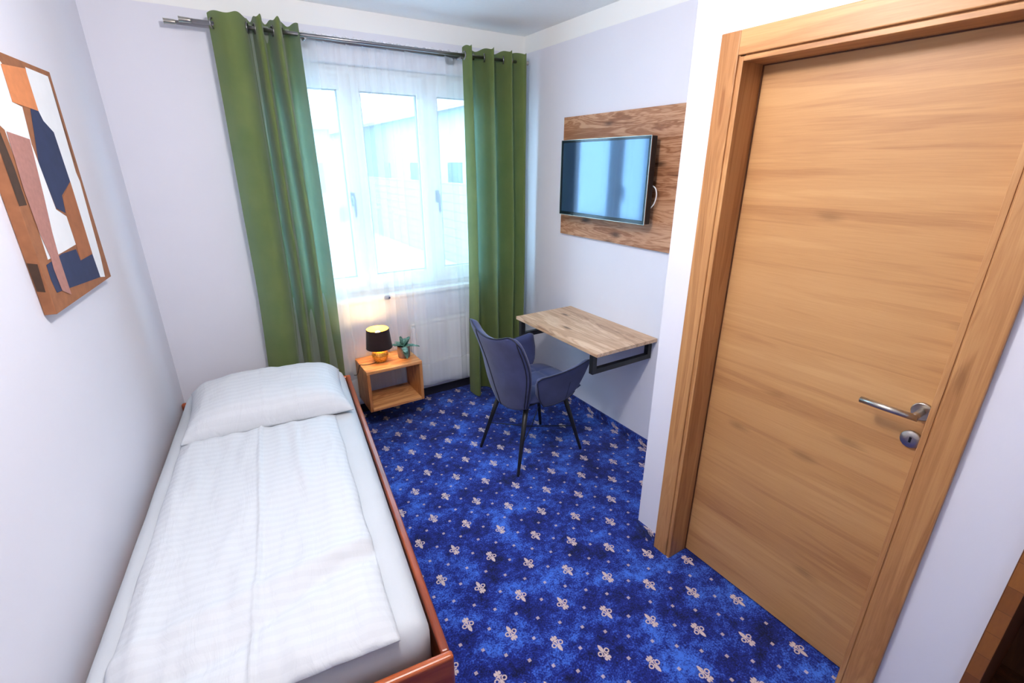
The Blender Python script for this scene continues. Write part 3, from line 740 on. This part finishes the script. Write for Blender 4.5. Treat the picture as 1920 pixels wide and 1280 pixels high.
MT = .472   # top of the mattress
dv = thing('duvet', 'white striped damask duvet laid flat over the bed', 'duvet', wl(.47, 1.5, MT), -PH)
U0, U1, S0, S1 = .115, .775, .766, 2.118
def duv(sgn):
    def f(u, v):
        U = U0 + (U1 - U0) * u; S = S0 + (S1 - S0) * v
        e = min(u, 1 - u) * (U1 - U0); e2 = min(v, 1 - v) * (S1 - S0)
        U += .006 * noise.noise(Vector((0, S * 6, 1))) * (1 if u in (0, 1) else .4) + (.02 * (v) if u > .5 else 0) * (u - .5) * 2
        th = .030 * min(1, (e / .05)) ** .5 * min(1, e2 / .06) ** .5 + .006
        if sgn < 0: return Vector((U - .47, -(S - 1.5), .0035))
        h = th
        h += .016 * noise.noise(Vector((U * 5, S * 3, 0))) * min(1, e / .04) * min(1, e2 / .05)
        h += .009 * noise.noise(Vector((U * 20, S * 6, 4))) * min(1, e / .04)
        # ironed centre crease, raised
        h += .010 * math.exp(-((U - .447 - .006 * math.sin(S * 5)) / .007) ** 2)
        # soft long wrinkles right of the crease and diagonal ones near the foot
        h += .012 * math.exp(-((U - .60 - .06 * (S - 1.2)) / .02) ** 2) * math.exp(-((S - 1.2) / .3) ** 2)
        h -= .018 * math.exp(-((S - 1.90 - .10 * math.sin(U * 6)) / .035) ** 2) * (U > .1)
        h += .014 * math.exp(-((S - 1.80 + .25 * (U - .5)) / .03) ** 2)
        return Vector((U - .47, -(S - 1.5), max(.006, h)))
    return f
bm = bmesh.new(); shell(bm, 130, 200, duv(1), duv(-1)); obj('duvet_cover', bm, damaskM, dv)

pw = thing('pillow', 'plump white pillow lying at the head of the bed', 'pillow', wl(.485, .545, MT), -PH + R(1.5))
PW, PD = .372, .245
def pil(sgn):
    def f(u, v):
        a, b = u * 2 - 1, v * 2 - 1
        pinch = 1 - .05 * (1 - abs(a) ** 2) * abs(b) ** 4
        x = PW * a * (1 - .045 * (1 - b * b)); y = PD * b * pinch * (1 - .03 * (1 - abs(a)))
        e = max(0, (1 - a ** 4)) ** .55 * max(0, (1 - b ** 4)) ** .60
        lift = .030 * max(0, b) ** 1.5                      # propped against the headboard
        if sgn > 0:
            z = .028 + lift + .130 * e * (1 + .12 * b)
            z += .010 * noise.noise(Vector((x * 9, y * 9, 2))) * e + .005 * noise.noise(Vector((x * 26, y * 18, 5))) * (1 - .5 * e)
            z += .004 * math.exp(-((x + .02) / .007) ** 2) * e
            z += .008 * noise.noise(Vector((x * 12, 0, 9))) * (1 - e)
        else: z = max(.003, .022 + lift - .04 * e)
        return Vector((x, y, z))
    return f
bm = bmesh.new(); shell(bm, 90, 64, pil(1), pil(-1)); obj('pillow_case', bm, damaskM, pw)

# ------------------------------------------------------------------ canvas print on left wall
cv = thing('canvas_print', 'abstract canvas print in rust, navy and white on the left wall', 'picture', wl(0, .985, 1.25), -PH)
bm = bmesh.new()
K = list(ART); ix = {k: i for i, k in enumerate(K)}
add_box(bm, .001, .030, -(1.264 - .985), -(.705 - .985), 0, .715, .001, 1, ix['rust'])
def cp2(u, v, d): return Vector((d, -(u - .985), v - 1.25))
def lay(poly, k, n): prism(bm, poly, cp2, .0302 + n * .0003, .0304 + n * .0003, ix[k])
lay([(.907, 1.950), (.734, 1.948), (.733, 1.909), (.745, 1.641), (.733, 1.609), (.757, 1.339), (.774, 1.263), (.824, 1.272), (.833, 1.36), (.83, 1.612), (.852, 1.673), (.84, 1.768), (.899, 1.799), (.917, 1.832), (.917, 1.913)], 'white', 0)
lay([(1.262, 1.95), (1.10, 1.955), (1.070, 1.935), (1.086, 1.835), (1.027, 1.828), (1.048, 1.725), (1.042, 1.672), (1.025, 1.533), (.959, 1.505), (.956, 1.412), (1.089, 1.405), (1.202, 1.402), (1.191, 1.616), (1.193, 1.756), (1.211, 1.766), (1.262, 1.80)], 'white', 0)
lay([(1.264, 1.76), (1.225, 1.748), (1.214, 1.66), (1.216, 1.56), (1.264, 1.56)], 'umber', 1)
lay([(1.225, 1.39), (1.092, 1.402), (.969, 1.398), (.96, 1.358), (.833, 1.36), (.824, 1.272), (1.218, 1.305), (1.228, 1.348)], 'navy', 1)
lay([(.917, 1.913), (.917, 1.832), (.899, 1.799), (.84, 1.768), (.83, 1.612), (.942, 1.571), (.959, 1.516), (1.022, 1.536), (1.042, 1.672), (.975, 1.823)], 'navy', 1)
lay([(.83, 1.612), (.833, 1.36), (.96, 1.358), (.956, 1.412), (.959, 1.505), (.942, 1.564)], 'brown', 2)
lay([(1.081, 1.932), (.915, 1.945), (.916, 1.826), (1.086, 1.835)], 'orange', 3)
lay([(1.188, 1.753), (1.205, 1.60), (1.200, 1.481), (1.183, 1.406), (1.188, 1.37), (1.180, 1.302), (1.124, 1.276), (1.123, 1.40), (1.113, 1.47), (1.086, 1.579), (1.053, 1.738)], 'mauve', 4)
lay([(.735, 1.909), (.732, 1.909), (.727, 1.673), (.731, 1.673)], 'umber', 2)
prism(bm, [(.003, .155), (.026, .150), (.022, .068), (.004, .072)], lambda u, v, d: Vector((u, -(1.264 - .985) - d, v)), .0002, .0006, ix['umber'])
obj('canvas', bm, [ART[k] for k in K], cv)

# ------------------------------------------------------------------ television and its panel
tp = one_box('wood_panel', rusticM, (-.022, -.001, -.73, .43, -.36, .36), bev=.001)
tp.location = (0, -.925, 1.583)
for v in tp.data.vertices: pass
tag(tp, 'rustic knotty oak board on the right wall behind the television', 'wall panel')
tv = thing('television', 'flat black-framed television on the oak wall board above the desk', 'television', (-.07, -.962, 1.584))
bm = bmesh.new(); add_box(bm, -.040, 0, -.362, .362, -.218, .218, .004); obj('housing', bm, blackplM, tv)
bm = bmesh.new()
for q in ((-.362, .362, .204, .218), (-.362, .362, -.218, -.199), (-.362, -.348, -.199, .204), (.348, .362, -.199, .204)): add_box(bm, -.045, -.040, q[0], q[1], q[2], q[3], .0015)
obj('bezel', bm, plain('gloss_black', srgb(12, 14, 22), .12), tv)
bm = bmesh.new()
for q in ((-.3635, .3635, .2175, .2195), (-.3635, .3635, -.2195, -.2175), (-.3645, -.3618, -.2195, .2195), (.3618, .3645, -.2195, .2195)): add_box(bm, -.0462, -.041, q[0], q[1], q[2], q[3])
obj('silver_trim', bm, steelM, tv)
bm = bmesh.new(); add_box(bm, -.0425, -.040, -.348, .348, -.199, .204); obj('screen', bm, screenM, tv)
bm = bmesh.new(); add_box(bm, 0, .047, -.10, .10, -.10, .10, .003); obj('wall_mount', bm, blackM, tv)
bm = bmesh.new(); add_tube(bm, smoothline([(.010, -.34, -.02), (.012, -.368, -.035), (.014, -.378, -.07), (.012, -.370, -.11), (.010, -.35, -.135)], 24), .0032, 8); obj('cable', bm, whiteM, tv)

# ------------------------------------------------------------------ desk
dk = thing('wall_desk', 'wall-mounted desk with light oak top and black square brackets', 'desk', (-.229, -1.011, .595))
bm = bmesh.new(); add_box(bm, -.229, .228, -.396, .396, .1135, .1335, .0012); obj('desktop', bm, deskM, dk)
for yy in (-.362, .338):
    bm = bmesh.new(); t_ = .030
    add_box(bm, -.225, -.195, yy, yy + t_, 0, .113, .002); add_box(bm, .198, .228, yy, yy + t_, 0, .113, .002)
    add_box(bm, -.195, .198, yy, yy + t_, 0, t_, .002); add_box(bm, -.195, .198, yy, yy + t_, .098, .113, .002)
    obj('bracket', bm, blackM, dk)

# ------------------------------------------------------------------ chair
ch = thing('shell_chair', 'blue-grey velvet shell armchair with black legs at the desk', 'chair', (-.61, -1.03, 0), R(3))
WT = [(.35, .150), (.40, .175), (.46, .200), (.54, .222), (.62, .236), (.70, .243), (.80, .246), (.86, .238)]
def sint(tab, x):
    h = .03; return sum(interp(tab, x + h * k, False) for k in (-2, -1, 0, 1, 2)) / 5
AC = [(.37, -.205), (.42, -.222), (.48, -.235), (.58, -.255), (.66, -.275), (.75, -.303), (.86, -.335)]
AE = [(.37, -.165), (.42, -.178), (.48, -.188), (.58, -.192), (.66, -.202), (.75, -.240), (.86, -.290)]
def back_pt(u, v, off):
    a = u * 2 - 1
    zt = .812 + .040 * min(1, abs(a) / .72) ** 2.2 - (.045 * ((abs(a) - .80) / .20) ** 2.2 if abs(a) > .80 else 0)
    zb = .366 + .04 * abs(a) ** 3
    z = zb + (zt - zb) * v
    w = sint(WT, z); ac = sint(AC, z); ae = sint(AE, z)
    A = ac + (ae - ac) * abs(a) ** 2.0
    edge = min(1, min(u, 1 - u) / .10) ** .5 * min(1, min(v, 1 - v) / .07) ** .5
    return Vector((A + off * (.010 + .038 * edge) if off > 0 else A - .004 * edge, w * a, z))
bm = bmesh.new(); shell(bm, 40, 36, lambda u, v: back_pt(u, v, 0), lambda u, v: back_pt(u, v, 1))
bk = obj('backrest', bm, velvetM, ch)
bm = bmesh.new()
for ua, ub in ((.03, .03), (.56, .72)): add_tube(bm, [back_pt(ua + (ub - ua) * v / 30, v / 30, 0) + Vector((-.0015, 0, 0)) for v in range(31)], .003, 6)
rim = [back_pt(i / 40, 1, 0) for i in range(41)]
add_tube(bm, rim + [back_pt(1, 1 - j / 36, 0) for j in range(1, 37)], .003, 6); add_tube(bm, [back_pt(0, 1 - j / 36, 0) for j in range(37)], .003, 6)
obj('piping', bm, pipeM, bk)
# arms
ARM_T = [(-.170, .600), (-.15, .618), (-.05, .622), (.05, .628), (.13, .640), (.185, .650), (.205, .640)]
ARM_B = [(-.170, .600), (-.13, .480), (-.085, .408), (.0, .398), (.08, .404), (.13, .425), (.165, .475), (.190, .545), (.205, .630)]
def arm_pt(u, v, off, sy):
    A = -.168 + .373 * u
    zt = interp(ARM_T, A, False); zb = interp(ARM_B, A, False)
    z = zb + (zt - zb) * v
    edge = min(1, min(u, 1 - u) / .10) ** .5 * min(1, min(v, 1 - v) / .12) ** .5
    B = .205 + (z - .41) * .32 - .02 * (A / .2) ** 2 + .010
    return Vector((A, sy * (B - off * (.008 + .030 * edge)), z))
for sy in (-1, 1):
    bm = bmesh.new(); shell(bm, 30, 20, lambda u, v: arm_pt(u, v, 0, sy), lambda u, v: arm_pt(u, v, 1, sy))
    ar = obj('armrest', bm, velvetM, ch)
    bm = bmesh.new(); add_tube(bm, [arm_pt(i / 30, 1, 0, sy) for i in range(31)], .003, 6)
    add_tube(bm, [arm_pt(i / 30, 0, 0, sy) for i in range(26)], .0025, 6)
    add_tube(bm, [arm_pt(.66 - .02 * j / 10, j / 14, 0, sy) for j in range(9)], .0018, 6); obj('piping', bm, pipeM, ar)
# seat
def seat(sgn):
    def f(u, v):
        a, b = u * 2 - 1, v * 2 - 1
        sq = lambda p, q: p * math.sqrt(1 - q * q * .22)
        x = .02 + .222 * sq(a, b); y = .215 * sq(b, a)
        e = (max(0, 1 - abs(a) ** 5) * max(0, 1 - abs(b) ** 5)) ** .45
        z = .448 + (.038 * e if sgn > 0 else -.028 * e)
        if sgn > 0:
            for c in (-.33, .33): z -= .006 * math.exp(-((b - c) / .05) ** 2) * e; z -= .005 * math.exp(-((a - c) / .05) ** 2) * e
        return Vector((x, y, z))
    return f
bm = bmesh.new(); shell(bm, 48, 48, seat(1), seat(-1)); obj('seat', bm, velvetM, ch)
bm = bmesh.new(); add_box(bm, -.15, .17, -.15, .15, .398, .424, .004); obj('seat_frame', bm, blackM, ch)
for fx, fy in ((-.248, .193), (-.236, -.186), (.244, -.185), (.226, .193)):
    bm = bmesh.new(); tx, ty = math.copysign(.135, fx), math.copysign(.125, fy)
    add_tube(bm, [(tx, ty, .405), (tx + (fx - tx) * .5, ty + (fy - ty) * .5, .205), (fx, fy, .006), (fx, fy, .0)], [.0155, .0125, .0085, .0085], 14); obj('leg', bm, blackM, ch)
def legp(fx, fy, z):
    tx, ty = math.copysign(.135, fx), math.copysign(.125, fy); k = 1 - z / .405; return Vector((tx + (fx - tx) * k, ty + (fy - ty) * k, z))
for a, b in (((-.248, .193), (.244, -.185)), ((-.236, -.186), (.226, .193))):
    bm = bmesh.new(); add_tube(bm, [legp(*a, .17), Vector((0, 0, .155 if a[1] > 0 else .159)), legp(*b, .17)], .0028, 8); obj('cross_brace', bm, blackM, ch)

# ------------------------------------------------------------------ wardrobe niche at lower right
wd = thing('open_wardrobe', 'dark open wooden wardrobe with finger-jointed edge beside the door', 'wardrobe', (-.32, -3.48, 0))
wv = Vector(wd.location)
def wb(name, x0, x1, y0, y1, z0, z1, m, bev=.001):
    bm = bmesh.new(); add_box(bm, x0 - wv.x, x1 - wv.x, y0 - wv.y, y1 - wv.y, z0, z1, bev); return obj(name, bm, m, wd)
wb('side_panel', -.586, -.02, -3.060, -3.0285, 0, 2.19, wardM); wb('front_edge', -.594, -.586, -3.060, -3.0285, 0, 2.19, blockM)
wb('side_panel', -.586, -.02, -3.925, -3.893, 0, 2.19, wardM); wb('back_panel', -.05, -.03, -3.893, -3.060, 0, 2.19, wardM)
wb('shelf', -.586, -.05, -3.893, -3.060, .04, .07, wardM); wb('shelf', -.586, -.05, -3.893, -3.060, 2.16, 2.19, wardM); wb('shelf', -.586, -.05, -3.893, -3.060, 1.80, 1.825, wardM)
